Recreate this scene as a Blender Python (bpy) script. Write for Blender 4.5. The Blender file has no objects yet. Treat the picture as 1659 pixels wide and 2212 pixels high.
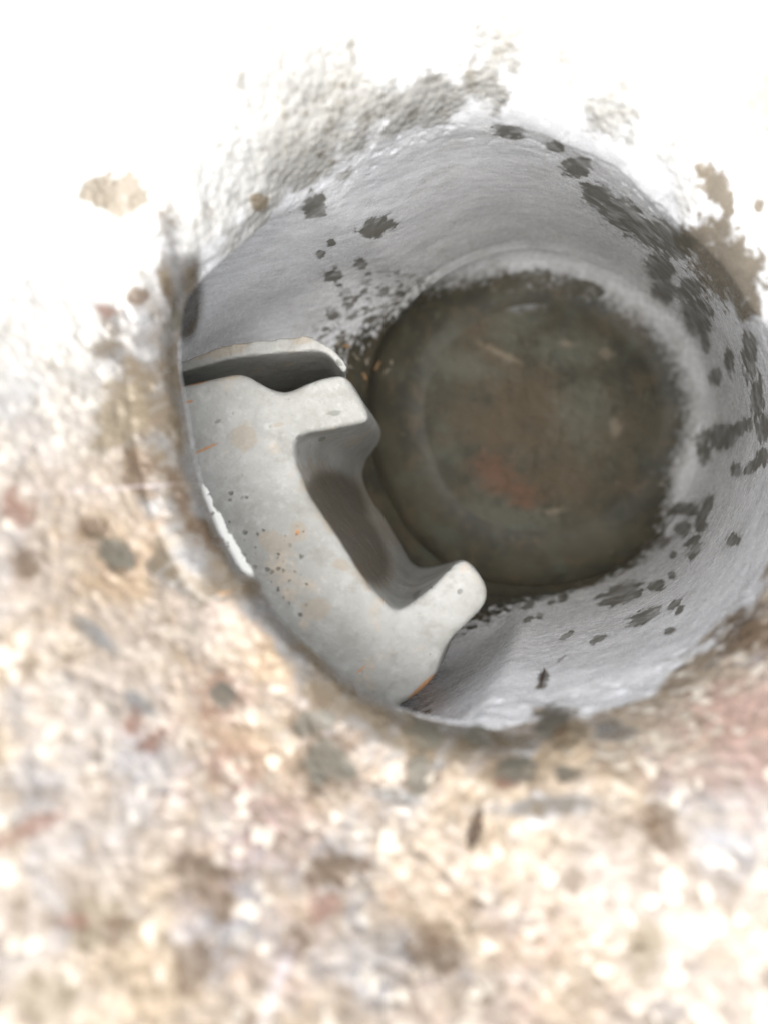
import bpy, math, random
import numpy as np
from mathutils import Matrix, Vector

S = bpy.context.scene
COL = S.collection
R = math.radians

# ------------------------------------------------------------------ camera, sky, sun, exposure
PITCH = 60.0                                   # the camera looks down into the opening
CAM_LOC = np.array([0.0, 0.0, 0.60])
ROT = np.array(Matrix.Rotation(R(90 - PITCH), 3, 'X'))
cam = bpy.data.cameras.new("camera")
cam.sensor_fit = 'VERTICAL'; cam.sensor_height = 36.0
cam.lens = 36.0 * 1780 / 2212
cam.clip_start = 0.002; cam.clip_end = 100
cam.dof.use_dof = True; cam.dof.focus_distance = 0.168; cam.dof.aperture_fstop = 8.8
cam_o = bpy.data.objects.new("camera", cam); COL.objects.link(cam_o)
cam_o.location = CAM_LOC; cam_o.rotation_euler = (R(90 - PITCH), 0, 0)
S.camera = cam_o

SUN_CAM = np.array([-0.14, -0.04, 0.98]); SUN_CAM /= np.linalg.norm(SUN_CAM)
sd = ROT @ SUN_CAM
el = math.asin(sd[2]); az = math.atan2(sd[0], sd[1])
W = bpy.data.worlds.new("World"); S.world = W; W.use_nodes = True
nt = W.node_tree
sky = nt.nodes.new("ShaderNodeTexSky"); sky.sky_type = 'NISHITA'; sky.sun_disc = False
sky.sun_elevation = el; sky.sun_rotation = az; sky.dust_density = 2.0
hs = nt.nodes.new("ShaderNodeHueSaturation"); hs.inputs['Saturation'].default_value = 0.3   # thin cloud: a pale sky
nt.links.new(sky.outputs[0], hs.inputs['Color']); nt.links.new(hs.outputs[0], nt.nodes['Background'].inputs[0])
nt.nodes['Background'].inputs[1].default_value = 0.15
sl = bpy.data.lights.new("sun", 'SUN'); sl.energy = 1.8; sl.angle = R(75); sl.color = (1.0, 0.97, 0.93)
so = bpy.data.objects.new("sun", sl); COL.objects.link(so)
so.rotation_euler = Vector(-sd).to_track_quat('-Z', 'Y').to_euler()
so.location = (0, 0, 2)
S.view_settings.view_transform = 'Standard'; S.view_settings.look = 'None'
S.view_settings.exposure = 1.82; S.view_settings.gamma = 1.0
S.view_settings.use_curve_mapping = False
S.render.engine = 'CYCLES'
S.cycles.use_denoising = True
S.cycles.max_bounces = 10; S.cycles.diffuse_bounces = 7

# ------------------------------------------------------------------ helpers
F_PX = 1780.0; CU, CV = 829.5, 1106.0          # lens in units of the photograph scaled to 1659 x 2212

def P(u, v, d):
    """point (cm, camera axes) at depth d seen at u, v"""
    u = np.asarray(u, float); v = np.asarray(v, float); d = np.asarray(d, float)
    return np.stack([(u - CU) / F_PX * d, (CV - v) / F_PX * d, -d + 0 * u], -1)

def proj(p):
    d = np.maximum(-p[..., 2], 1.0)
    return p[..., 0] / d * F_PX + CU, CV - p[..., 1] / d * F_PX

def world(p):
    return (p * 0.01) @ ROT.T + CAM_LOC

def smooth(a, b, x):
    t = np.clip((x - a) / (b - a), 0, 1)
    return t * t * (3 - 2 * t)

def _hash(ix, iy, iz, seed):
    h = (ix * 374761393 + iy * 668265263 + iz * 1274126177 + seed * 974634777) & 0xffffffff
    h = ((h ^ (h >> 13)) * 1274126177) & 0xffffffff
    h = (h ^ (h >> 16)) & 0xffff
    return h.astype(np.float32) / 65535.0

def vnoise(p, seed=0):
    """value noise in -1..1 for an (..., 3) array"""
    i = np.floor(p).astype(np.int64); f = (p - i).astype(np.float32)
    f = f * f * f * (f * (f * 6 - 15) + 10)
    o = 0
    for dx in (0, 1):
        wx = f[..., 0] if dx else 1 - f[..., 0]
        for dy in (0, 1):
            wy = f[..., 1] if dy else 1 - f[..., 1]
            for dz in (0, 1):
                wz = f[..., 2] if dz else 1 - f[..., 2]
                o = o + wx * wy * wz * _hash(i[..., 0] + dx, i[..., 1] + dy, i[..., 2] + dz, seed)
    return o * 2 - 1

def fbm(p, scale, octv=4, seed=0, gain=0.5):
    o = 0; a = 1.0; s = 0
    q = p * scale
    for k in range(octv):
        o = o + a * vnoise(q, seed + k * 17); s += a
        a *= gain; q = q * 2.03 + 11.7
    return o / s

def grid_normals(p):
    """smooth normals of a grid (rows, around, 3), periodic in the second index"""
    du = np.roll(p, -1, 1) - np.roll(p, 1, 1)
    dv = np.gradient(p, axis=0)
    n = np.cross(du, dv)
    return n / np.maximum(np.linalg.norm(n, axis=-1, keepdims=True), 1e-9)

def field(u, v, blobs):
    """1 inside, 0.5 on the outline, 0 far outside the listed stains (u, v, ru, rv, angle)"""
    o = np.zeros(u.shape, np.float32)
    for (bu, bv, ru, rv, an) in blobs:
        c, s = math.cos(R(an)), math.sin(R(an))
        rr = max(ru, rv) * 2.1
        m = (np.abs(u - bu) < rr) & (np.abs(v - bv) < rr)
        if not m.any(): continue
        x = u[m] - bu; y = bv - v[m]
        a = (x * c + y * s) / ru; b = (-x * s + y * c) / rv
        o[m] = np.maximum(o[m], np.clip(1 - 0.5 * np.sqrt(a * a + b * b), 0, 1))
    return o

def empty(name, base):
    o = bpy.data.objects.new(name, None); COL.objects.link(o)
    o.location = base; o.empty_display_size = 0.01
    return o

def tag(o, label=None, cat=None, group=None, kind=None):
    if label: o['label'] = label
    if cat: o['category'] = cat
    if group: o['group'] = group
    if kind: o['kind'] = kind

def grid_mesh(name, p, mat, parent, normals=None, attrs=None, closed_end=False, flip=False):
    """p: (rows, around, 3) world points -> one mesh object"""
    nr, na, _ = p.shape
    base = np.array(parent.location) if parent else np.zeros(3)
    co = (p - base).reshape(-1, 3).astype(np.float32)
    r = np.arange(nr - 1)[:, None]; a = np.arange(na)[None, :]
    b = (a + 1) % na
    quads = np.stack([r * na + a, r * na + b, (r + 1) * na + b, (r + 1) * na + a], -1).reshape(-1, 4)
    if flip: quads = quads[:, ::-1]
    me = bpy.data.meshes.new(name)
    me.vertices.add(len(co)); me.vertices.foreach_set("co", co.ravel())
    me.loops.add(quads.size); me.loops.foreach_set("vertex_index", quads.ravel().astype(np.int32))
    me.polygons.add(len(quads))
    me.polygons.foreach_set("loop_start", (np.arange(len(quads)) * 4).astype(np.int32))
    me.update(calc_edges=True)
    me.polygons.foreach_set("use_smooth", np.ones(len(quads), bool))
    for k, x in (attrs or {}).items():
        at = me.attributes.new(k, 'FLOAT', 'POINT')
        at.data.foreach_set("value", np.ascontiguousarray(x, np.float32).ravel())
    if normals is not None:
        me.normals_split_custom_set_from_vertices(normals.reshape(-1, 3).tolist())
    me.materials.append(mat)
    o = bpy.data.objects.new(name, me); COL.objects.link(o)
    if parent: o.parent = parent
    return o

# ------------------------------------------------------------------ node helper
class N:
    def __init__(s, name):
        s.m = bpy.data.materials.new(name); s.m.use_nodes = True
        s.t = s.m.node_tree; s.b = s.t.nodes['Principled BSDF']
        s.co = s.t.nodes.new("ShaderNodeTexCoord").outputs['Object']
    def _set(s, sock, v):
        if isinstance(v, bpy.types.NodeSocket): s.t.links.new(v, sock)
        elif isinstance(v, tuple) and len(v) == 3 and sock.type == 'RGBA': sock.default_value = (*v, 1)
        else: sock.default_value = v
    def attr(s, n):
        x = s.t.nodes.new("ShaderNodeAttribute"); x.attribute_name = n; return x.outputs['Fac']
    def noise(s, scale, detail=4, rough=0.55, co=None, dist=0.0):
        x = s.t.nodes.new("ShaderNodeTexNoise")
        s._set(x.inputs['Vector'], co or s.co); x.inputs['Scale'].default_value = scale
        x.inputs['Detail'].default_value = detail; x.inputs['Roughness'].default_value = rough
        x.inputs['Distortion'].default_value = dist
        return x.outputs['Fac']
    def voro(s, scale, feat='F1', out='Distance', rand=1.0, co=None):
        x = s.t.nodes.new("ShaderNodeTexVoronoi"); x.feature = feat
        s._set(x.inputs['Vector'], co or s.co); x.inputs['Scale'].default_value = scale
        x.inputs['Randomness'].default_value = rand
        return x.outputs[out]
    def math(s, op, a, b=0.0, c=0.0, clamp=False):
        x = s.t.nodes.new("ShaderNodeMath"); x.operation = op; x.use_clamp = clamp
        s._set(x.inputs[0], a); s._set(x.inputs[1], b); s._set(x.inputs[2], c); return x.outputs[0]
    def step(s, v, a, b, lo=0.0, hi=1.0):
        x = s.t.nodes.new("ShaderNodeMapRange"); x.interpolation_type = 'SMOOTHSTEP'
        s._set(x.inputs[0], v); x.inputs[1].default_value = a; x.inputs[2].default_value = b
        x.inputs[3].default_value = lo; x.inputs[4].default_value = hi; return x.outputs[0]
    def mix(s, f, a, b, mode='MIX'):
        x = s.t.nodes.new("ShaderNodeMix"); x.data_type = 'RGBA'; x.blend_type = mode
        s._set(x.inputs[0], f); s._set(x.inputs[6], a); s._set(x.inputs[7], b); return x.outputs[2]
    def mapping(s, rot=(0, 0, 0), scale=(1, 1, 1)):
        x = s.t.nodes.new("ShaderNodeMapping"); s._set(x.inputs[0], s.co)
        x.inputs['Rotation'].default_value = rot; x.inputs['Scale'].default_value = scale; return x.outputs[0]
    def along(s, d, stretch):
        """object coordinates squeezed along the world direction d (for drawn-out scratches)"""
        q = Vector(d).normalized().to_track_quat('Z', 'Y').inverted()
        x = s.t.nodes.new("ShaderNodeVectorRotate"); x.rotation_type = 'EULER_XYZ'
        s._set(x.inputs['Vector'], s.co); x.inputs['Rotation'].default_value = q.to_euler()
        y = s.t.nodes.new("ShaderNodeVectorMath"); y.operation = 'MULTIPLY'
        s.t.links.new(x.outputs[0], y.inputs[0]); y.inputs[1].default_value = (1, 1, stretch)
        return y.outputs[0]
    def bump(s, h, dist, strength=1.0, nrm=None):
        x = s.t.nodes.new("ShaderNodeBump"); x.inputs['Strength'].default_value = strength
        x.inputs['Distance'].default_value = dist; s._set(x.inputs['Height'], h)
        if nrm: s.t.links.new(nrm, x.inputs['Normal'])
        return x.outputs[0]
    def done(s, color, rough, nrm=None, metal=0.0, spec=0.5):
        s._set(s.b.inputs['Base Color'], color); s._set(s.b.inputs['Roughness'], rough)
        s._set(s.b.inputs['Metallic'], metal); s._set(s.b.inputs['Specular IOR Level'], spec)
        if nrm: s.t.links.new(nrm, s.b.inputs['Normal'])
        return s.m

AX = ROT @ np.array([1575, 1358, -1780.0])     # drawing direction of the scratches in the bore

def rust_base(n):
    a = n.noise(60, 6, 0.65); b = n.noise(140, 6, 0.6, dist=0.6); f = n.noise(480, 5, 0.6)
    c = n.mix(n.step(a, 0.38, 0.62), (0.035, 0.034, 0.025), (0.058, 0.052, 0.036))
    c = n.mix(n.step(b, 0.46, 0.70, 0, 0.8), c, (0.072, 0.056, 0.036))
    c = n.mix(n.step(n.noise(85, 5, 0.6, n.mapping((2, 1, 0))), 0.50, 0.70, 0, 0.7), c, (0.068, 0.070, 0.053))
    c = n.mix(n.step(f, 0.62, 0.75, 0, 0.45), c, (0.15, 0.13, 0.10))
    return c, b, f

def stained(n, col, edge=420, dark=(0.050, 0.046, 0.034), soft=0.12):
    """lay the stains and painted shade carried by the mesh attributes over a colour; returns colour and the dark mask"""
    e = n.math('SUBTRACT', n.noise(edge, 5, 0.62), 0.5)
    e2 = n.math('SUBTRACT', n.noise(edge * 0.8, 6, 0.7, n.along(AX, 0.4)), 0.5)
    tone = n.noise(160, 5, 0.6)
    def m(a, k, w, so=None):
        q = so or soft
        return n.step(n.math('MULTIPLY_ADD', e if w else e2, k, n.attr(a)), 0.5 - q, 0.5 + q)
    tan = n.mix(tone, (0.105, 0.08, 0.048), (0.16, 0.128, 0.082))
    br = n.mix(tone, (0.045, 0.027, 0.013), (0.10, 0.062, 0.031))
    rd = n.mix(tone, (0.085, 0.033, 0.02), (0.16, 0.085, 0.055))
    col = n.mix(n.math('MULTIPLY', m('tan', 1.6, 0), 0.9), col, tan)
    col = n.mix(n.math('MULTIPLY', m('brown', 1.5, 1, 0.2), 0.85), col, br)
    col = n.mix(n.math('MULTIPLY', m('red', 2.0, 1, 0.28), 0.75), col, rd)
    e3 = n.math('MULTIPLY_ADD', e2, 0.5, n.math('MULTIPLY', e, 0.7))
    dm = n.step(n.math('MULTIPLY_ADD', e3, 1.4, n.attr('dark')), 0.40, 0.56)
    sp = n.math('MULTIPLY', n.step(n.noise(520, 4, 0.6, n.along(AX, 0.45)), 0.535, 0.57), n.step(n.attr('speck'), 0.3, 0.6))
    halo = n.math('MULTIPLY', n.step(n.math('MULTIPLY_ADD', e, 1.6, n.attr('dark')), 0.2, 0.55), 0.2)
    dm = n.math('MAXIMUM', n.math('MAXIMUM', dm, sp), halo)
    dm = n.math('MULTIPLY', dm, n.step(n.noise(210, 5, 0.65), 0.30, 0.58, 0.6, 1.0))
    dk = n.mix(tone, dark, tuple(x * 1.9 for x in dark))
    col = n.mix(n.math('MULTIPLY', dm, 0.92), col, dk)
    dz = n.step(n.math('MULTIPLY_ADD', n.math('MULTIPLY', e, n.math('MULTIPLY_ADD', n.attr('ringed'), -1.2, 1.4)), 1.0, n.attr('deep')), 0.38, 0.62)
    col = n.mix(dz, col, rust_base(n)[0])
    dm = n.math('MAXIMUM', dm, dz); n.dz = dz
    return col, dm

def housing_material():
    n = N("corroded_cast_metal")
    # bare grey bore
    st = n.noise(900, 6, 0.6, n.along(AX, 0.05))
    st2 = n.noise(300, 5, 0.6, n.along(AX, 0.10))
    cl = n.noise(45, 5, 0.6)
    rv_ = n.t.nodes.new("ShaderNodeCombineXYZ")
    n._set(rv_.inputs[0], n.math('MULTIPLY', n.attr('depth_in'), 26.0)); n._set(rv_.inputs[1], n.attr('ca')); n._set(rv_.inputs[2], n.attr('sa'))
    ring = n.noise(1.6, 7, 0.7, rv_.outputs[0])
    st = n.math('MULTIPLY_ADD', n.attr('ringed'), n.math('SUBTRACT', ring, st), st)
    g = n.mix(n.step(st, 0.32, 0.68), (0.54, 0.54, 0.55), (0.72, 0.72, 0.725))
    g = n.mix(n.step(cl, 0.35, 0.68, 0, 0.7), g, (0.76, 0.76, 0.755))
    g = n.mix(n.step(n.noise(95, 6, 0.68, n.mapping((1, 1, 4))), 0.50, 0.68, 0, 0.55), g, (0.48, 0.475, 0.46))
    g = n.mix(n.step(st2, 0.56, 0.72, 0, 0.65), g, (0.78, 0.78, 0.77))
    # rough pale crust of the outer face
    big = n.noise(38, 5, 0.6); mid = n.noise(120, 5, 0.6); fine = n.noise(650, 5, 0.6)
    grain = n.voro(620, 'F1', 'Distance'); gcol = n.voro(620, 'F1', 'Color')
    c = n.mix(n.step(big, 0.36, 0.64), (0.215, 0.165, 0.108), (0.245, 0.21, 0.178))
    c = n.mix(n.step(n.noise(52, 6, 0.65, n.mapping((1, 2, 3))), 0.50, 0.66, 0, 0.85), c, (0.165, 0.165, 0.172))
    c = n.mix(n.step(n.noise(30, 6, 0.65, n.mapping((3, 0, 2))), 0.50, 0.68, 0, 0.75), c, (0.215, 0.135, 0.112))
    c = n.mix(n.step(n.noise(64, 6, 0.68, n.mapping((0, 4, 2))), 0.54, 0.70, 0, 0.85), c, (0.10, 0.07, 0.042))
    c = n.mix(n.step(mid, 0.55, 0.72, 0, 0.6), c, (0.145, 0.108, 0.07))
    sep = n.t.nodes.new("ShaderNodeSeparateColor"); n.t.links.new(gcol, sep.inputs[0])
    gm = n.step(n.noise(90, 4, 0.6, n.mapping((5, 1, 2))), 0.34, 0.60)
    c = n.mix(0.5, c, n.mix(sep.outputs[2], (0.62, 0.60, 0.58), (1.5, 1.5, 1.5)), 'MULTIPLY')
    c = n.mix(n.math('MULTIPLY', n.step(sep.outputs[0], 0.68, 0.98, 0, 0.8), gm), c, (0.50, 0.455, 0.38))  # palest grains: sparkling highlights painted as crust colour
    c = n.mix(n.math('MULTIPLY', n.step(sep.outputs[1], 0.7, 1.0, 0, 0.6), gm), c, (0.10, 0.075, 0.05))
    c = n.mix(n.step(fine, 0.5, 0.75, 0, 0.4), c, (0.17, 0.135, 0.095))
    c = n.mix(n.math('MULTIPLY', n.attr('warm'), n.step(n.noise(80, 6, 0.65, n.mapping((4, 4, 1))), 0.38, 0.62, 0.1, 0.7)), c, n.mix(grain, (0.30, 0.215, 0.115), (0.17, 0.10, 0.045)))
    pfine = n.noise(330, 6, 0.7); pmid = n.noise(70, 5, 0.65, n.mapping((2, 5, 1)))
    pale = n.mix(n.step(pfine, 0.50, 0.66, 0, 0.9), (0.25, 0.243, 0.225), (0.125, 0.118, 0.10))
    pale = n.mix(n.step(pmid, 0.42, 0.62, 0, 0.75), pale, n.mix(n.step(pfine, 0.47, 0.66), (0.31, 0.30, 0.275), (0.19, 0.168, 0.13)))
    pale = n.mix(n.attr('lit_white'), pale, n.mix(n.step(pfine, 0.55, 0.7, 0, 0.6), (0.50, 0.495, 0.475), (0.27, 0.26, 0.24)))  # brightest lit zone, given as a paler crust colour
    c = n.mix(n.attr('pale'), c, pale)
    bare = n.step(n.math('MULTIPLY_ADD', n.math('SUBTRACT', mid, 0.5), 1.4, n.attr('bare')), 0.35, 0.65)
    lipc = n.mix(n.step(mid, 0.4, 0.62), (0.15, 0.145, 0.138), (0.11, 0.085, 0.055))
    lipc = n.mix(n.step(st, 0.5, 0.72, 0, 0.6), lipc, (0.22, 0.21, 0.19))
    g = n.mix(n.attr('lip'), g, lipc)
    col = n.mix(bare, c, g)
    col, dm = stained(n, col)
    col = n.mix(n.math('MULTIPLY', n.attr('scratch'), 0.55), col, (0.6, 0.6, 0.58))
    col = n.mix(n.math('MULTIPLY', n.attr('thread'), 0.75), col, (0.34, 0.295, 0.29))
    hb = n.math('MULTIPLY_ADD', st2, 0.45, n.math('MULTIPLY', st, 0.25))
    hr = n.math('ADD', n.math('MULTIPLY', grain, -0.9), n.math('ADD', n.math('MULTIPLY', fine, 0.9), n.math('MULTIPLY', mid, 1.2)))
    inv = n.math('SUBTRACT', 1.0, bare)
    h = n.math('ADD', n.math('MULTIPLY', hr, inv), n.math('MULTIPLY', hb, bare))
    h = n.math('MULTIPLY_ADD', dm, -0.15, h)
    nrm = n.bump(h, 0.0005, 0.8)
    rough = n.math('MULTIPLY_ADD', bare, -0.18, n.math('MULTIPLY_ADD', fine, 0.45, 0.22))
    rough = n.math('MULTIPLY_ADD', dm, 0.2, rough)
    metal = n.math('MULTIPLY', n.math('MULTIPLY', bare, n.math('SUBTRACT', 1.0, dm)), 0.2)
    return n.done(col, rough, nrm, metal, n.math('MULTIPLY_ADD', n.dz, -0.35, 0.5))

def plate_material():
    n = N("rusted_end_plate")
    c, b, f = rust_base(n)
    e = n.math('SUBTRACT', n.noise(300, 5, 0.62), 0.5)
    def m(k, amp=1.2): return n.step(n.math('MULTIPLY_ADD', e, amp, n.attr(k)), 0.15, 0.85)
    c = n.mix(n.math('MULTIPLY', m('brown'), 0.6), c, (0.075, 0.055, 0.034))
    c = n.mix(n.math('MULTIPLY', m('pale'), 0.55), c, (0.095, 0.096, 0.074))
    c = n.mix(n.math('MULTIPLY', m('red'), 0.75), c, (0.10, 0.055, 0.035))
    c = n.mix(n.math('MULTIPLY', m('scratch', 1.4), 0.6), c, (0.18, 0.15, 0.11))
    c = n.mix(n.math('MULTIPLY', m('bare', 1.6), 0.95), c, (0.14, 0.14, 0.135))
    h = n.math('ADD', n.math('MULTIPLY', b, 1.0), n.math('MULTIPLY', f, 0.5))
    return n.done(c, n.math('MULTIPLY_ADD', f, 0.3, 0.5), n.bump(h, 0.0012, 0.7), 0.0, 0.15)

def zinc_material():
    n = N("weathered_zinc_casting")
    wv = n.t.nodes.new("ShaderNodeTexNoise"); n.t.links.new(n.co, wv.inputs['Vector']); wv.inputs['Scale'].default_value = 1400
    ad = n.t.nodes.new("ShaderNodeVectorMath"); ad.operation = 'MULTIPLY_ADD'
    n.t.links.new(wv.outputs['Color'], ad.inputs[0]); ad.inputs[1].default_value = (0.0006, 0.0006, 0.0006); n.t.links.new(n.co, ad.inputs[2])
    pco = ad.outputs[0]
    a = n.noise(55, 5, 0.6); f = n.noise(900, 4, 0.6); p = n.voro(1000, 'F1', 'Distance', 1.0, pco); pc = n.voro(1000, 'F1', 'Color', 1.0, pco)
    sep = n.t.nodes.new("ShaderNodeSeparateColor"); n.t.links.new(pc, sep.inputs[0])
    c = n.mix(n.step(a, 0.35, 0.65), (0.172, 0.170, 0.153), (0.240, 0.238, 0.221))
    c = n.mix(n.step(n.noise(190, 7, 0.72), 0.48, 0.66, 0, 0.55), c, (0.135, 0.128, 0.108))
    c = n.mix(n.step(n.noise(110, 5, 0.6, n.mapping((3, 1, 2))), 0.57, 0.70, 0, 0.55), c, (0.30, 0.235, 0.16))
    c = n.mix(n.step(n.noise(420, 6, 0.72), 0.50, 0.70, 0, 0.3), c, (0.34, 0.34, 0.32))
    e = n.math('SUBTRACT', n.noise(420, 5, 0.62), 0.5)
    def m(k, amp=1.0): return n.step(n.math('MULTIPLY_ADD', e, amp, n.attr(k)), 0.4, 0.6)
    pit = n.math('MULTIPLY', n.step(n.math('MULTIPLY_ADD', sep.outputs[2], -0.4, p), -0.08, 0.16, 1, 0), n.step(sep.outputs[0], 0.70, 0.85))
    pit = n.math('MULTIPLY', pit, n.math('ADD', m('pits', 1.6), 0.08), clamp=True)
    c = n.mix(n.math('MULTIPLY', m('brown', 1.3), 0.55), c, (0.18, 0.145, 0.10))
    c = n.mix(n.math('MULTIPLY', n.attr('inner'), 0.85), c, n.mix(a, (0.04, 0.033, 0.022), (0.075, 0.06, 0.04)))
    c = n.mix(n.math('MULTIPLY', m('lit_white', 1.0), 0.9), c, (0.84, 0.84, 0.78))
    c = n.mix(n.math('MULTIPLY', m('orange', 0.6), 0.85), c, (0.27, 0.125, 0.04))
    c = n.mix(n.math('MULTIPLY', m('dark', 1.2), 0.8), c, (0.10, 0.10, 0.085))
    c = n.mix(n.math('MULTIPLY', pit, 0.9), c, (0.07, 0.068, 0.055))
    h = n.math('SUBTRACT', n.math('MULTIPLY', f, 0.4), n.math('MULTIPLY', pit, 1.2))
    return n.done(c, n.math('MULTIPLY_ADD', f, 0.25, 0.50), n.bump(n.math('ADD', h, n.noise(260, 5, 0.65)), 0.0005, 0.6), 0.05)

M_HOUSE = housing_material(); M_PLATE = plate_material(); M_ZINC = zinc_material()

# ------------------------------------------------------------------ the cast housing
NA = 1080
RIM = [(380, 640), (374, 720), (374, 800), (388, 900), (412, 1020), (445, 1120), (492, 1205), (515, 1240), (545, 1252), (572, 1310), (625, 1380), (735, 1468),
       (858, 1538), (1000, 1580), (1100, 1588), (1220, 1560), (1360, 1525), (1510, 1450), (1645, 1320), (1730, 1140),
       (1755, 960), (1705, 800), (1610, 640), (1480, 490), (1300, 350), (1100, 268), (930, 270), (760, 335), (600, 440),
       (490, 530), (425, 590)]
CEN = (1050.0, 900.0)
th = np.linspace(0, 2 * np.pi, NA, endpoint=False)
ra = np.array([math.atan2(CEN[1] - v, u - CEN[0]) % (2 * np.pi) for u, v in RIM])
rr = np.array([math.hypot(u - CEN[0], v - CEN[1]) for u, v in RIM])

def periodic(x, y, q, sm=9):
    o = np.argsort(x); x = np.asarray(x, float)[o]; y = np.asarray(y, float)[o]
    f = np.interp(q, np.concatenate([x - 2 * np.pi, x, x + 2 * np.pi]), np.concatenate([y, y, y]))
    k = np.hanning(2 * sm + 3); k /= k.sum()
    return np.convolve(np.concatenate([f[-sm - 1:], f, f[:sm + 1]]), k, 'valid')

def by_deg(tab, sm=40):
    return periodic([R(a) for a, _ in tab], [b for _, b in tab], th, sm)

rim_r = periodic(ra, rr, th, 5)
D0 = by_deg([(0, 12.4), (45, 13.6), (90, 14.4), (135, 13.8), (165, 12.6), (180, 12.2), (225, 11.6), (270, 11.3), (315, 11.7)])
RF = by_deg([(0, 2.5), (45, 2.2), (90, 2.5), (125, 2.2), (146, 1.5), (158, 0.8), (170, 0.55), (200, 0.55), (245, 0.5), (262, 0.7), (274, 1.5), (288, 2.3), (305, 2.6), (335, 2.7)], 14)
KS = by_deg([(0, 0.55), (45, 0.3), (90, 0.2), (135, 0.45), (180, 0.85), (225, 1.05), (270, 1.15), (315, 1.1)])
LEDGE = by_deg([(0, 0), (200, 0), (225, 0.25), (250, 0.7), (270, 0.95), (290, 0.95), (315, 0.5), (340, 0)])
UC = by_deg([(0, 0), (130, 0), (150, 1.0), (168, 2.4), (200, 2.8), (235, 2.5), (255, 1.2), (268, 0), (300, 0)], 14)
ru, rv = CEN[0] + rim_r * np.cos(th), CEN[1] - rim_r * np.sin(th)
P0 = P(ru, rv, D0)
E = np.stack([np.cos(th), np.sin(th), 0 * th], -1)

# outer face: rounded lip, ledge, then a funnel that climbs towards the viewer
NF = 26
a_rows = np.concatenate([np.linspace(0.02, 3.2, 210) ** 1.0, np.linspace(3.3, 7.5, 60), np.linspace(7.7, 10.5, 16)])
rows = []
for i in range(NF):
    ph = i / (NF - 1) * np.pi / 2
    rows.append(P0 + E * (RF * (1 - math.cos(ph)))[:, None] + np.array([0, 0, 1.0]) * (RF * math.sin(ph))[:, None])
for a in a_rows:
    led = np.where(LEDGE > 0.01, smooth(0.0, 1.0, np.clip(a / np.maximum(LEDGE, 0.02), 0, 1)), 1.0)
    rise = KS * np.where(a < LEDGE, 0.45 * a, 0.45 * LEDGE + (a - LEDGE))
    rise = rise + 0.11 * np.exp(-((a - LEDGE) / 0.20) ** 2) * smooth(0.1, 0.5, LEDGE)
    lim = 3.6
    rise = lim * np.tanh(rise / lim)
    drop = 0.0 if a < 6.5 else (a - 6.5) ** 2 * 0.35
    rows.append(P0 + E * (RF + a)[:, None] + np.array([0, 0, 1.0]) * (RF + rise - drop)[:, None])
for k in range(1, 14):                          # outer side of the casting
    rows.append(rows[NF + len(a_rows) - 1] + np.array([0, 0, -1.0]) * k * 1.3)
face = np.stack(rows[::-1], 0)                  # outside -> lip
nf = len(face)

# bore: lip -> fillet at the end
BC = (1163.0, 903.0)
wob = 1 + 0.012 * np.sin(3 * th + 1) + 0.01 * np.sin(5 * th)
B = P(BC[0] + 368 * wob * np.cos(th), BC[1] - 362 * wob * np.sin(th), 24.4 + 0 * th)
NB = 330
tt = np.linspace(0, 1, NB + 1)[1:]
brow = []
for t in tt:
    bump = smooth(0.02, 0.13, t) * (1 - smooth(0.55, 0.98, t))
    groove = -0.05 * math.exp(-((t - 0.955) / 0.012) ** 2) + 0.05 * math.exp(-((t - 0.90) / 0.02) ** 2)
    brow.append(P0 * (1 - t) + B * t + E * (UC * bump + groove)[:, None])
NFIL = 40
Bin = P(BC[0] + 250 * wob * np.cos(th), BC[1] - 245 * wob * np.sin(th), 25.75 + 0 * th)
for i in range(1, NFIL + 1):
    ph = i / NFIL * np.pi / 2
    s = 1 - math.cos(ph)
    q = B * (1 - s) + Bin * s
    q[:, 2] = B[:, 2] + (Bin[:, 2] - B[:, 2]) * math.sin(ph)
    brow.append(q)
bore = np.stack(brow, 0)
allp = np.concatenate([face, bore], 0)

# relief
nr = grid_normals(allp)
u, v = proj(allp)
idx = np.arange(len(allp))[:, None] + 0 * u
inside = (idx - nf) / float(NB)                 # <0 outer face, 0..1 bore
lipd = np.where(idx < nf, 0.0, 1.0)
rough_zone = 1 - 0.9 * smooth(-0.10, 0.13, inside + 0.10 * fbm(allp, 0.7, 3, 5) - 0.06)
rel = 0.10 * fbm(allp, 0.8, 3, 1) + 0.017 * fbm(allp, 3.3, 4, 2, 0.6)
pits = fbm(allp, 4.5, 3, 9)
rel = rel - 0.035 * smooth(0.2, 0.6, pits) + 0.010 * smooth(0.1, 0.5, fbm(allp, 6.0, 2, 13))
smoothrel = 0.02 * fbm(allp, 0.8, 3, 21) + 0.006 * fbm(allp, 3.5, 3, 22)
hgt = rel * rough_zone + smoothrel * (1 - rough_zone)
hgt *= np.where(idx > len(allp) - 4, 0, 1)
allp = allp + nr * hgt[..., None]
nr = grid_normals(allp)
u, v = proj(allp)

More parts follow.
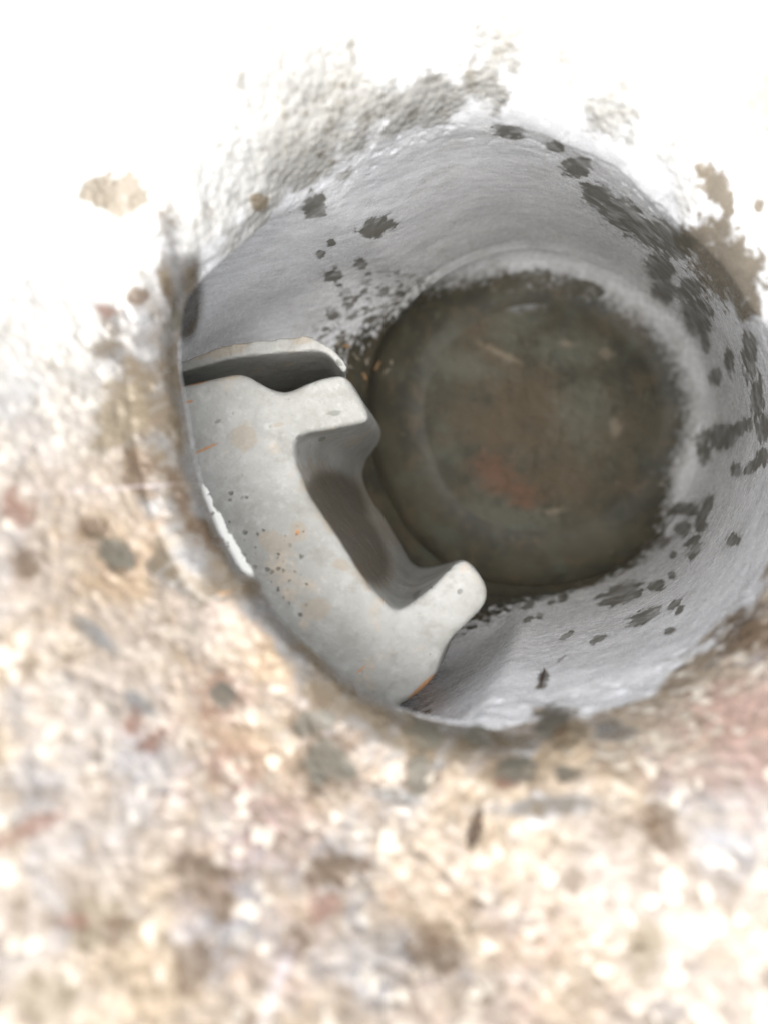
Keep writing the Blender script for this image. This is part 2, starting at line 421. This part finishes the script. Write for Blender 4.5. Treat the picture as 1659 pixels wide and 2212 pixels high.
DARK = [(680, 445, 26, 24, 60), (812, 490, 38, 20, 10), (716, 525, 9, 8, 0), (692, 550, 10, 7, 20), (780, 570, 13, 10, 0),
        (720, 597, 22, 10, 10), (830, 630, 11, 8, 20), (865, 635, 9, 8, 0), (718, 680, 14, 10, 20), (805, 690, 14, 8, 30),
        (755, 660, 6, 5, 0), (895, 690, 24, 14, 35), (845, 715, 10, 7, 20), (820, 720, 7, 5, 0), (905, 718, 10, 7, 20),
        (880, 748, 9, 6, 0), (930, 716, 9, 6, 0), (850, 690, 8, 5, 20), (870, 670, 7, 5, 20), (790, 715, 6, 5, 0),
        (760, 760, 22, 14, 20), (800, 795, 26, 14, 0), (835, 780, 14, 10, 0), (740, 745, 14, 12, 0), (790, 850, 18, 10, 0),
        (1000, 690, 34, 16, 15), (975, 705, 24, 12, 15), (960, 760, 20, 10, 20), (940, 800, 40, 14, 30),
        (1100, 285, 32, 13, -8), (1196, 316, 20, 11, -10), (1245, 362, 28, 20, 10), (1232, 356, 16, 12, 0),
        (1290, 425, 34, 26, -30), (1345, 465, 55, 30, -32), (1410, 505, 50, 30, -25), (1460, 530, 34, 30, -20),
        (1425, 580, 34, 26, -50), (1432, 630, 26, 24, -50), (1490, 625, 22, 26, -60), (1505, 680, 28, 42, 15),
        (1522, 735, 9, 26, 8), (1545, 815, 11, 18, 0), (1574, 780, 10, 28, 5), (1618, 770, 16, 50, 5),
        (1635, 860, 14, 45, 0), (1648, 925, 14, 30, 0), (1550, 945, 44, 26, 10), (1600, 925, 34, 14, 35), (1520, 975, 14, 26, 5),
        (1590, 1015, 12, 15, 0), (1630, 1003, 26, 10, 40), (1648, 985, 14, 18, 0), (1480, 1100, 34, 13, 5),
        (1520, 1105, 12, 36, -25), (1512, 1135, 14, 14, 0), (1475, 1142, 16, 15, 0), (1495, 1168, 20, 8, 35), (1500, 1190, 9, 22, -40),
        (1582, 1166, 15, 12, 30), (1440, 1045, 9, 10, 0), (1408, 1080, 5, 5, 0), (1360, 1208, 38, 18, 25), (1408, 1172, 28, 15, 35),
        (1345, 1282, 40, 20, 25), (1360, 1275, 24, 18, 0), (1310, 1300, 18, 7, 20), (1420, 1265, 17, 12, 20), (1392, 1330, 36, 13, 25),
        (1455, 1305, 16, 7, 40), (1215, 1290, 12, 9, 30), (1165, 1330, 8, 6, 0), (1145, 1258, 8, 8, 0), (1210, 1240, 8, 5, 30),
        (1170, 1215, 12, 8, 20), (1120, 1195, 22, 16, 20), (1145, 1170, 30, 16, 20), (1220, 1160, 24, 16, 0), (1340, 1130, 34, 22, 20), (1300, 1130, 30, 20, 20),
        (1172, 1462, 10, 12, 0), (1168, 1480, 13, 6, 20), (1212, 1422, 11, 3, 40),
        (380, 690, 13, 20, 0), (1030, 1587, 24, 17, 0), (1175, 1570, 20, 20, 0), (1200, 1545, 34, 22, 0),
        (1035, 640, 40, 20, 10), (1100, 610, 50, 16, 8), (1160, 600, 26, 18, 0), (1230, 615, 40, 16, -10), (1270, 625, 30, 14, -15),
        (1410, 1070, 14, 22, 0), (1440, 940, 12, 10, 0), (1382, 1110, 26, 16, 40)]
DARK += [(680, 1558, 38, 26, 20), (712, 1645, 46, 42, 0), (912, 1590, 34, 28, 0), (903, 1672, 22, 40, 0), (1110, 1662, 46, 26, 0), (1225, 1672, 28, 14, 0), (250, 1195, 40, 24, -20), (485, 1500, 28, 26, 0)]
_r = random.Random(12)
DARK += [(_r.uniform(1130, 1480), _r.uniform(1090, 1390), _r.uniform(7, 17), _r.uniform(4, 8), _r.uniform(20, 55)) for _ in range(34)]
DARK += [(_r.uniform(690, 930), _r.uniform(560, 740), _r.uniform(4, 9), _r.uniform(3, 5), _r.uniform(0, 40)) for _ in range(22)]
TAN = [(1570, 570, 74, 90, 30), (1610, 640, 34, 48, 0), (1500, 520, 40, 34, 0), (1540, 395, 34, 46, 20), (1572, 440, 14, 30, 0), (1525, 380, 16, 40, 30),
       (245, 420, 76, 48, 15), (1648, 205, 46, 66, 0), (1660, 240, 30, 50, 0), (260, 900, 60, 80, 0), (900, 1600, 44, 60, 0),
       (1230, 1580, 40, 40, 0), (1390, 2060, 44, 76, 0), (560, 440, 20, 16, 0), (1640, 450, 14, 22, 0), (220, 2000, 70, 60, 0), (100, 2150, 60, 50, 0)]
BROWN = [(250, 1200, 48, 32, -20), (60, 1215, 26, 30, 0), (680, 1558, 46, 38, 10), (705, 1650, 60, 58, 0), (745, 1600, 40, 30, 0),
         (912, 1595, 42, 36, 0), (900, 1660, 30, 42, 0), (905, 1700, 34, 14, 0), (1110, 1665, 56, 34, 0), (1225, 1672, 36, 20, 0),
         (1195, 1565, 36, 34, 0), (300, 1020, 40, 60, 0), (395, 1080, 16, 90, 20), (440, 1150, 20, 50, 35), (1620, 1370, 62, 46, 20), (250, 2010, 36, 34, 0), (440, 1890, 62, 46, 0),
         (480, 1950, 34, 44, 0), (720, 1875, 60, 38, 0), (940, 2050, 56, 66, 0), (1425, 1790, 42, 48, 0), (590, 1030, 20, 20, 0),
         (420, 2080, 50, 60, 0), (200, 1140, 40, 24, 0), (295, 640, 26, 24, 0), (640, 2040, 36, 30, 0), (1240, 1900, 40, 24, 0)]
RED = [(40, 1100, 42, 30, -35), (480, 1495, 42, 40, 30), (232, 670, 18, 12, 0), (690, 1960, 40, 26, 10), (280, 1570, 36, 24, 30), (70, 1790, 70, 18, 25),
       (160, 1990, 30, 20, 0), (740, 1620, 16, 14, 0), (330, 1600, 30, 16, 40), (1100, 1690, 26, 12, 0)]
BARE = [(320, 960, 30, 60, 0), (330, 1080, 34, 50, 0), (560, 1290, 90, 28, -40), (680, 1400, 90, 26, -38), (480, 1210, 60, 26, -48), (300, 1520, 60, 26, -40),
        (210, 1370, 70, 22, -40), (1180, 1740, 160, 22, 4), (860, 1720, 70, 22, -8), (930, 1650, 40, 20, 0), (380, 560, 40, 120, 10), (400, 660, 26, 60, 0),
        (780, 1480, 70, 22, -30), (1080, 1600, 120, 20, 0), (1320, 1580, 60, 26, 0), (270, 760, 60, 30, 0)]
SCR = [(1045, 275, 5, 76, 4), (1176, 330, 3, 90, 0), (1640, 690, 30, 4, 30), (1608, 650, 18, 3, 55), (775, 405, 5, 36, 30), (560, 560, 70, 5, 25),
       (1400, 470, 40, 4, -20), (800, 600, 40, 2.5, 12), (700, 520, 60, 2.5, 25)]
THR = [(598, 2130, 15, 110, -22), (250, 1055, 180, 3, 4), (410, 1660, 50, 4, 35)]
at = dict(dark=field(u, v, [(a, b, c * 1.08, d * 1.08, e) for a, b, c, d, e in DARK]), tan=field(u, v, TAN), brown=field(u, v, BROWN), red=field(u, v, RED),
          scratch=smooth(0.4, 0.8, field(u, v, SCR)), thread=smooth(0.4, 0.8, field(u, v, THR)))
T0 = by_deg([(0, 1.045), (60, 1.055), (95, 1.06), (115, 1.035), (140, 0.95), (168, 0.80), (205, 0.66), (255, 0.74), (285, 0.86), (310, 0.96), (335, 1.05)], 30)[None, :]
at['deep'] = np.clip(0.5 + (inside - T0) * 3.2, 0, 1) * (idx >= nf)  # floor rust spreading up the wall; at left also the bracket's painted shadow
at['speck'] = field(u, v, [(830, 690, 150, 90, 25), (1180, 1215, 110, 50, 20)])
ang = np.degrees(th)[None, :]
at['depth_in'] = inside; at['ca'] = np.cos(th)[None, :] + 0 * u; at['sa'] = np.sin(th)[None, :] + 0 * u
at['ringed'] = 0 * u + np.clip(smooth(-75, -20, np.where(ang > 180, ang - 360, ang)) * smooth(150, 110, np.where(ang > 180, ang - 360, ang)), 0, 1)
at['warm'] = smooth(0.2, 0.8, field(u, v, [(480, 1420, 330, 150, -38), (250, 1180, 200, 190, 0), (700, 1600, 260, 110, -20), (1000, 1640, 120, 50, 0)]))
at['lip'] = np.maximum(smooth(0.2, 0.5, field(u, v, BARE)), (idx < nf + 6) * smooth(145, 170, ang) * smooth(288, 264, ang))
flare = by_deg([(0, 0.06), (45, 0.06), (90, 0.035), (125, 0.005), (150, 0.03), (180, 0.09), (255, 0.08), (272, 0.0), (290, -0.015), (325, -0.015), (345, 0.03)], 30)[None, :]
bare = smooth(-0.09, 0.12, inside + flare + 0.10 * fbm(allp, 1.1, 4, 31))
at['bare'] = np.maximum(bare, 0.9 * field(u, v, BARE))
at['pale'] = np.clip(np.maximum(smooth(1350, 420, v + 120 * fbm(allp, 0.9, 4, 78)), 0.25 * smooth(1450, 1650, u) * smooth(1500, 1200, v)), 0, 1)  # crust lighter towards the top: brighter light put into its colour
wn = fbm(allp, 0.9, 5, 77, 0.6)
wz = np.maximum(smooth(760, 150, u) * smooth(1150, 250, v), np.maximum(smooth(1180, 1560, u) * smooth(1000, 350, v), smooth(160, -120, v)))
at['lit_white'] = np.clip(wz * 1.0 + 0.6 * wn * np.sqrt(wz * (1 - wz) + 0.02) - 0.1, 0, 1)  # blown-out light at the top and corners, painted into the crust

housing = empty("cast_housing", world(P(1150, 893, 30.0)))
tag(housing, "corroded cast metal housing with a deep round bore, pale crust around its mouth", "casting")
W_all = world(allp); n_all = nr @ ROT.T
sl1 = slice(0, nf + 1); sl2 = slice(nf, len(allp))
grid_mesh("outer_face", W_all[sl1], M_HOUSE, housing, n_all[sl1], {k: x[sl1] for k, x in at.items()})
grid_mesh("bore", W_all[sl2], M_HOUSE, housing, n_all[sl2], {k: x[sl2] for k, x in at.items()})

# end plate of the bore
rim_p = allp[-1]
cen = P(BC[0], BC[1], 25.75)
NP = 170
s = np.linspace(1.0, 0.002, NP)[:, None, None]
pl = cen + (rim_p - cen) * s
pl[..., 2] += 0.05 * fbm(pl, 0.8, 4, 41) * (1 - s[..., 0] ** 6) + 0.045 * fbm(pl, 3.5, 3, 42) * (1 - s[..., 0] ** 6)
pu, pv = proj(pl)
pat = dict(
    red=field(pu, pv, [(1065, 1025, 46, 34, -25), (1120, 1060, 40, 20, -20), (1130, 1085, 26, 14, 0)]),
    brown=field(pu, pv, [(1160, 880, 120, 70, -35), (1090, 930, 110, 50, -20), (1210, 1040, 90, 50, 0), (1080, 780, 60, 26, -25), (1300, 930, 60, 60, 0), (1040, 700, 60, 26, 10)]),
    pale=field(pu, pv, [(1265, 900, 60, 70, 30), (1080, 1130, 110, 50, -10), (1110, 690, 60, 34, 10), (1230, 760, 70, 34, 0), (1000, 790, 70, 30, 0)]),
    scratch=0.85 * field(pu, pv, [(1085, 765, 50, 7, -25), (1310, 765, 14, 12, 0), (1330, 925, 12, 18, 0), (1225, 742, 20, 9, 0), (1195, 1105, 26, 7, 5)]),
    bare=field(pu, pv, [(1130, 657, 46, 13, 5), (1180, 588, 70, 8, 0), (1400, 1085, 20, 12, 0)]))
grid_mesh("end_plate", world(pl), M_PLATE, housing, None, pat)

# ------------------------------------------------------------------ solid castings lofted from a front to a rear outline
def crop(x, y):
    return 341 + x * 0.4626, 665 + y * 0.4626

def catmull(pts, k=8):
    pts = np.asarray(pts, float); n = len(pts); out = []
    for i in range(n):
        p0, p1, p2, p3 = pts[i - 1], pts[i], pts[(i + 1) % n], pts[(i + 2) % n]
        for j in range(k):
            t = j / k
            out.append(0.5 * (2 * p1 + (p2 - p0) * t + (2 * p0 - 5 * p1 + 4 * p2 - p3) * t * t + (3 * p1 - p0 - 3 * p2 + p3) * t ** 3))
    return np.array(out)

def loft_solid(name, loops, voxel, iters, mat, parent, amp, attr_fn, seed=0):
    """loops: list of (n,3) outlines in camera cm, front to rear -> voxel solid with soft cast edges"""
    n = len(loops[0]); co = np.concatenate(loops, 0)
    faces = [list(range(n))[::-1], list(range(n * (len(loops) - 1), n * len(loops)))]
    for k in range(len(loops) - 1):
        for i in range(n):
            j = (i + 1) % n
            faces.append([k * n + i, k * n + j, (k + 1) * n + j, (k + 1) * n + i])
    me = bpy.data.meshes.new(name + "_cage"); me.from_pydata((co * 0.01).tolist(), [], faces)
    o = bpy.data.objects.new(name + "_cage", me); COL.objects.link(o)
    tr = o.modifiers.new("t", 'TRIANGULATE')
    rm = o.modifiers.new("r", 'REMESH'); rm.mode = 'VOXEL'; rm.voxel_size = voxel * 0.01
    sm = o.modifiers.new("s", 'SMOOTH'); sm.factor = 0.5; sm.iterations = iters
    dg = bpy.context.evaluated_depsgraph_get()
    m2 = bpy.data.meshes.new_from_object(o.evaluated_get(dg))
    bpy.data.objects.remove(o); bpy.data.meshes.remove(me)
    nv = len(m2.vertices)
    c = np.empty(nv * 3, np.float32); m2.vertices.foreach_get("co", c); c = c.reshape(-1, 3).astype(float) * 100
    nn = np.empty(nv * 3, np.float32); m2.vertices.foreach_get("normal", nn); nn = nn.reshape(-1, 3)
    c = c + nn * (amp * fbm(c, 1.1, 3, 51 + seed) + 0.25 * amp * fbm(c, 6, 2, 61 + seed))[:, None]
    w = world(c) - np.array(parent.location)
    m2.vertices.foreach_set("co", w.astype(np.float32).ravel())
    m2.name = name
    for k, x in attr_fn(c, nn).items():
        a = m2.attributes.new(k, 'FLOAT', 'POINT'); a.data.foreach_set("value", np.ascontiguousarray(x, np.float32))
    m2.polygons.foreach_set("use_smooth", np.ones(len(m2.polygons), bool))
    m2.materials.clear(); m2.materials.append(mat); m2.update()
    ob = bpy.data.objects.new(name, m2); COL.objects.link(ob); ob.parent = parent
    return ob

def cf(u, v, L):                                # field with stains listed in the close-up's pixels
    return field(u, v, [(*crop(x, y), a * 0.4626, b * 0.4626, g) for x, y, a, b, g in L])

def fork_attrs(c, nn):
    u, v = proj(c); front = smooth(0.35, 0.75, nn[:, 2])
    o = {}
    o['lit_white'] = cf(u, v, [(235, 890, 16, 70, 20), (290, 1010, 24, 90, 22), (350, 1120, 26, 90, 28), (405, 1205, 22, 70, 32)])  # bright strip beside the lip: a highlight painted into the zinc colour
    o['orange'] = np.maximum(cf(u, v, [(655, 1048, 11, 13, 0), (230, 655, 75, 6, 24), (150, 437, 26, 6, 15), (948, 1690, 34, 5, 45), (190, 350, 60, 8, 12)]),
                             cf(u, v, [(1230, 1780, 110, 16, 44)]) * (1 - 0.0 * front))
    o['brown'] = cf(u, v, [(655, 1045, 40, 46, 0), (400, 600, 60, 60, 0), (560, 1100, 80, 50, -20), (860, 1200, 40, 34, 0), (740, 1400, 60, 50, 0), (570, 545, 26, 10, 10), (900, 330, 40, 16, -50), (1010, 960, 90, 190, 35), (820, 900, 90, 220, 35), (1000, 1200, 90, 120, 35)])
    o['dark'] = cf(u, v, [(820, 492, 34, 12, 5), (770, 612, 16, 10, 30), (285, 528, 16, 8, 30), (1205, 1340, 24, 12, 45), (1360, 1225, 16, 8, 40), (1275, 1305, 8, 6, 0), (1410, 1325, 14, 10, 40), (660, 605, 14, 8, 35)])
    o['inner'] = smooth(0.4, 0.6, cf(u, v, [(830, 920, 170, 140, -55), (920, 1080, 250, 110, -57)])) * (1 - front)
    o['pits'] = np.maximum(cf(u, v, [(300, 960, 120, 130, 0), (420, 1130, 150, 120, -30), (580, 1240, 170, 110, -40), (560, 1120, 110, 80, 0)]), 0.22)
    return o

fork = empty("forked_bracket", world(P(560, 1150, 22.0)))
tag(fork, "pale grey zinc forked bracket with two arms, wedged behind the lip inside the bore", "bracket")
PAIRS = [((-150, 420), (50, 450)), ((0, 390), (120, 440)), ((120, 362), (200, 420)), ((250, 332), (320, 395)), ((370, 310), (430, 380)), ((430, 322), (480, 390)), ((490, 360), (540, 420)), ((550, 387), (600, 445)),
         ((610, 396), (650, 450)), ((660, 374), (700, 440)), ((740, 340), (780, 415)), ((830, 316), (850, 390)), ((885, 325), (920, 410)), ((930, 395), (975, 470)), ((970, 465), (1036, 555)),
         ((985, 525), (1044, 595)), ((900, 548), (1030, 635)), ((780, 572), (1005, 675)), ((700, 585), (980, 705)), ((652, 605), (964, 740)), ((638, 650), (957, 780)), ((645, 710), (962, 815)), ((668, 780), (978, 855)),
         ((720, 890), (1010, 910)), ((800, 1010), (1055, 970)), ((880, 1130), (1100, 1045)), ((950, 1240), (1140, 1115)), ((1020, 1332), (1175, 1175)), ((1080, 1393), (1205, 1203)),
         ((1120, 1412), (1240, 1212)), ((1190, 1370), (1290, 1207)), ((1290, 1290), (1350, 1195)), ((1385, 1195), (1395, 1182)), ((1440, 1180), (1435, 1186)), ((1505, 1250), (1480, 1250)),
         ((1538, 1320), (1500, 1300)), ((1522, 1388), (1480, 1350)), ((1460, 1455), (1440, 1390)), ((1400, 1515), (1420, 1440)), ((1352, 1575), (1390, 1500)), ((1324, 1640), (1370, 1560)), ((1298, 1708), (1345, 1620)),
         ((1240, 1778), (1290, 1690)), ((1140, 1850), (1200, 1740)), ((1000, 1930), (1020, 1700)), ((840, 1930), (900, 1690)), ((600, 1760), (640, 1560)), ((350, 1540), (420, 1380)),
         ((120, 1290), (220, 1170)), ((-40, 1000), (100, 940)), ((-130, 700), (40, 700))]
Fp = catmull([crop(*a) for a, b in PAIRS]); Rp = catmull([crop(*b) for a, b in PAIRS])
def fdepth(u, v): return 14.3 + 0.9 * smooth(1400, 850, v) + 0.5 * smooth(500, 1000, u)
fd = fdepth(Fp[:, 0], Fp[:, 1])
loops = [P(Fp[:, 0], Fp[:, 1], fd), P(Rp[:, 0], Rp[:, 1], 22.0)]
lp = [loops[0] * (1 - t) + loops[1] * t for t in (0, 0.5, 1.0)]
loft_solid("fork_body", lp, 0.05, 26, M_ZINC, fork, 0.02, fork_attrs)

plate = empty("curved_plate", world(P(560, 760, 22.0)))
tag(plate, "thin curved grey metal plate with a pale upper edge, behind the forked bracket's upper arm", "plate")
FR = [(-150, 330), (100, 252), (330, 172), (500, 150), (640, 135), (700, 131), (765, 160), (825, 198), (880, 268), (868, 300), (815, 236), (765, 204), (680, 203), (500, 218), (350, 237), (100, 305), (-150, 385)]
Fp = catmull([crop(*a) for a in FR]); VP = np.array(crop(1363, 903))
Rp = Fp + (VP - Fp) * 0.40
Rp[:, 0] = np.minimum(Rp[:, 0], crop(872, 0)[0])
l0 = P(Fp[:, 0], Fp[:, 1], 16.4); l2 = P(Rp[:, 0], Rp[:, 1], 16.4 / 0.74); l1 = (l0 + l2) / 2
def plate_attrs(c, nn):
    u, v = proj(c)
    return dict(lit_white=0.0 * u, orange=0.0 * u, dark=cf(u, v, [(850, 260, 20, 10, -50)]), pits=0.15 + 0 * u,
                brown=cf(u, v, [(300, 190, 160, 40, 10), (680, 150, 60, 20, 0)]))
loft_solid("plate_body", [l0, l1, l2], 0.05, 4, M_ZINC, plate, 0.02, plate_attrs, 7)

# ------------------------------------------------------------------ loose bits lying on the casting
def surf(uu, vv):
    """nearest visible point of the casting and its normal (world) at a place in the view"""
    d2 = (u - uu) ** 2 + (v - vv) ** 2 + np.where((nr * allp).sum(-1) < 0, 0, 1e6)
    k = np.argsort(d2.ravel())[:12]
    dep = -allp.reshape(-1, 3)[k, 2]
    k = k[np.argmin(dep)]
    return allp.reshape(-1, 3)[k], nr.reshape(-1, 3)[k]

def crumb_material(name, a, b):
    n = N(name)
    f = n.noise(900, 5, 0.6)
    return n.done(n.mix(n.step(f, 0.35, 0.65), a, b), 0.8, n.bump(f, 0.0003, 0.6))
M_RUST = crumb_material("brown_rust_scale", (0.022, 0.013, 0.007), (0.06, 0.036, 0.018))
M_CRUMB = crumb_material("grey_brown_scale", (0.10, 0.085, 0.06), (0.27, 0.23, 0.17))
M_OCHRE = crumb_material("ochre_rust_scale", (0.22, 0.12, 0.05), (0.34, 0.21, 0.10))

def flake(name, u0, v0, u1, v1, wid, thick, mat, seed, label, cat, group=None):
    """an irregular sliver from one place to another on the casting; sizes in cm"""
    rng = random.Random(seed)
    p0, n0 = surf(u0, v0); p1, n1 = surf(u1, v1)
    nn = n0 + n1; nn = nn / np.linalg.norm(nn)
    t = p1 - p0; L = np.linalg.norm(t); t = t / L
    b = np.cross(nn, t); b /= np.linalg.norm(b); nn = np.cross(t, b)
    m = 9; k = 8; pts = []
    for i in range(m):
        f = i / (m - 1); r0 = wid * (0.35 + 0.65 * math.sin(math.pi * min(0.96, max(0.04, f)))) * rng.uniform(0.75, 1.2)
        c = p0 + (p1 - p0) * f + nn * (thick * (0.5 + rng.uniform(-0.1, 0.25))) + b * wid * rng.uniform(-0.3, 0.3)
        for j in range(k):
            a = 2 * math.pi * j / k; q = rng.uniform(0.8, 1.2)
            pts.append(c + b * math.cos(a) * r0 * q + nn * math.sin(a) * thick * q)
    fc = [[i * k + j, i * k + (j + 1) % k, (i + 1) * k + (j + 1) % k, (i + 1) * k + j] for i in range(m - 1) for j in range(k)]
    fc += [list(range(k))[::-1], list(range((m - 1) * k, m * k))]
    base = world((p0 + p1) / 2); co = world(np.array(pts)) - base
    me = bpy.data.meshes.new(name); me.from_pydata(co.tolist(), [], fc); me.update()
    me.polygons.foreach_set("use_smooth", np.ones(len(me.polygons), bool)); me.materials.append(mat)
    o = bpy.data.objects.new(name, me); COL.objects.link(o); o.location = base
    tag(o, label, cat, group)
    return o

flake("rust_sliver", 1034, 1738, 1014, 1832, 0.075, 0.035, M_RUST, 3, "long dark brown rust sliver lying on the crust below the bore", "sliver")
flake("scale_splinter", 472, 1284, 500, 1274, 0.022, 0.012, M_OCHRE, 5, "tiny ochre splinter on the smooth lip left of the bracket", "splinter")
flake("dirt_speck", 1178, 1445, 1166, 1484, 0.035, 0.03, M_RUST, 8, "small dark speck with ragged outline on the bright lower bore wall", "speck")
CRL = ["ochre scale crumb nearest the pale upper edge of the curved plate", "grey brown crumb touching the curved plate's rounded end",
       "grey brown crumb just right of the curved plate's end", "large ochre crumb right of the curved plate's end, middle of the cluster",
       "grey brown crumb at the far right of the crumb cluster, beside the ochre one", "grey brown crumb low against the curved plate's end, above the bracket arm",
       "ochre crumb lowest in the cluster, above the bracket's upper arm", "small grey brown crumb rightmost and highest of the cluster's right side",
       "tiny grey brown crumb topmost and leftmost of the cluster beside the curved plate"]
CR = [(752, 748, 14), (772, 770, 18), (795, 782, 12), (818, 790, 22), (838, 802, 14), (760, 792, 12), (790, 812, 16), (846, 786, 10), (735, 742, 10)]
for i, (cu_, cv_, L) in enumerate(CR):
    a = 0.7 * i
    flake("scale_crumb", cu_ - L * math.cos(a) * 0.5, cv_ - L * math.sin(a) * 0.5, cu_ + L * math.cos(a) * 0.5, cv_ + L * math.sin(a) * 0.5,
          0.05, 0.03, M_CRUMB if i % 3 else M_OCHRE, 20 + i, CRL[i], "crumb", "scale crumbs beside the curved plate")
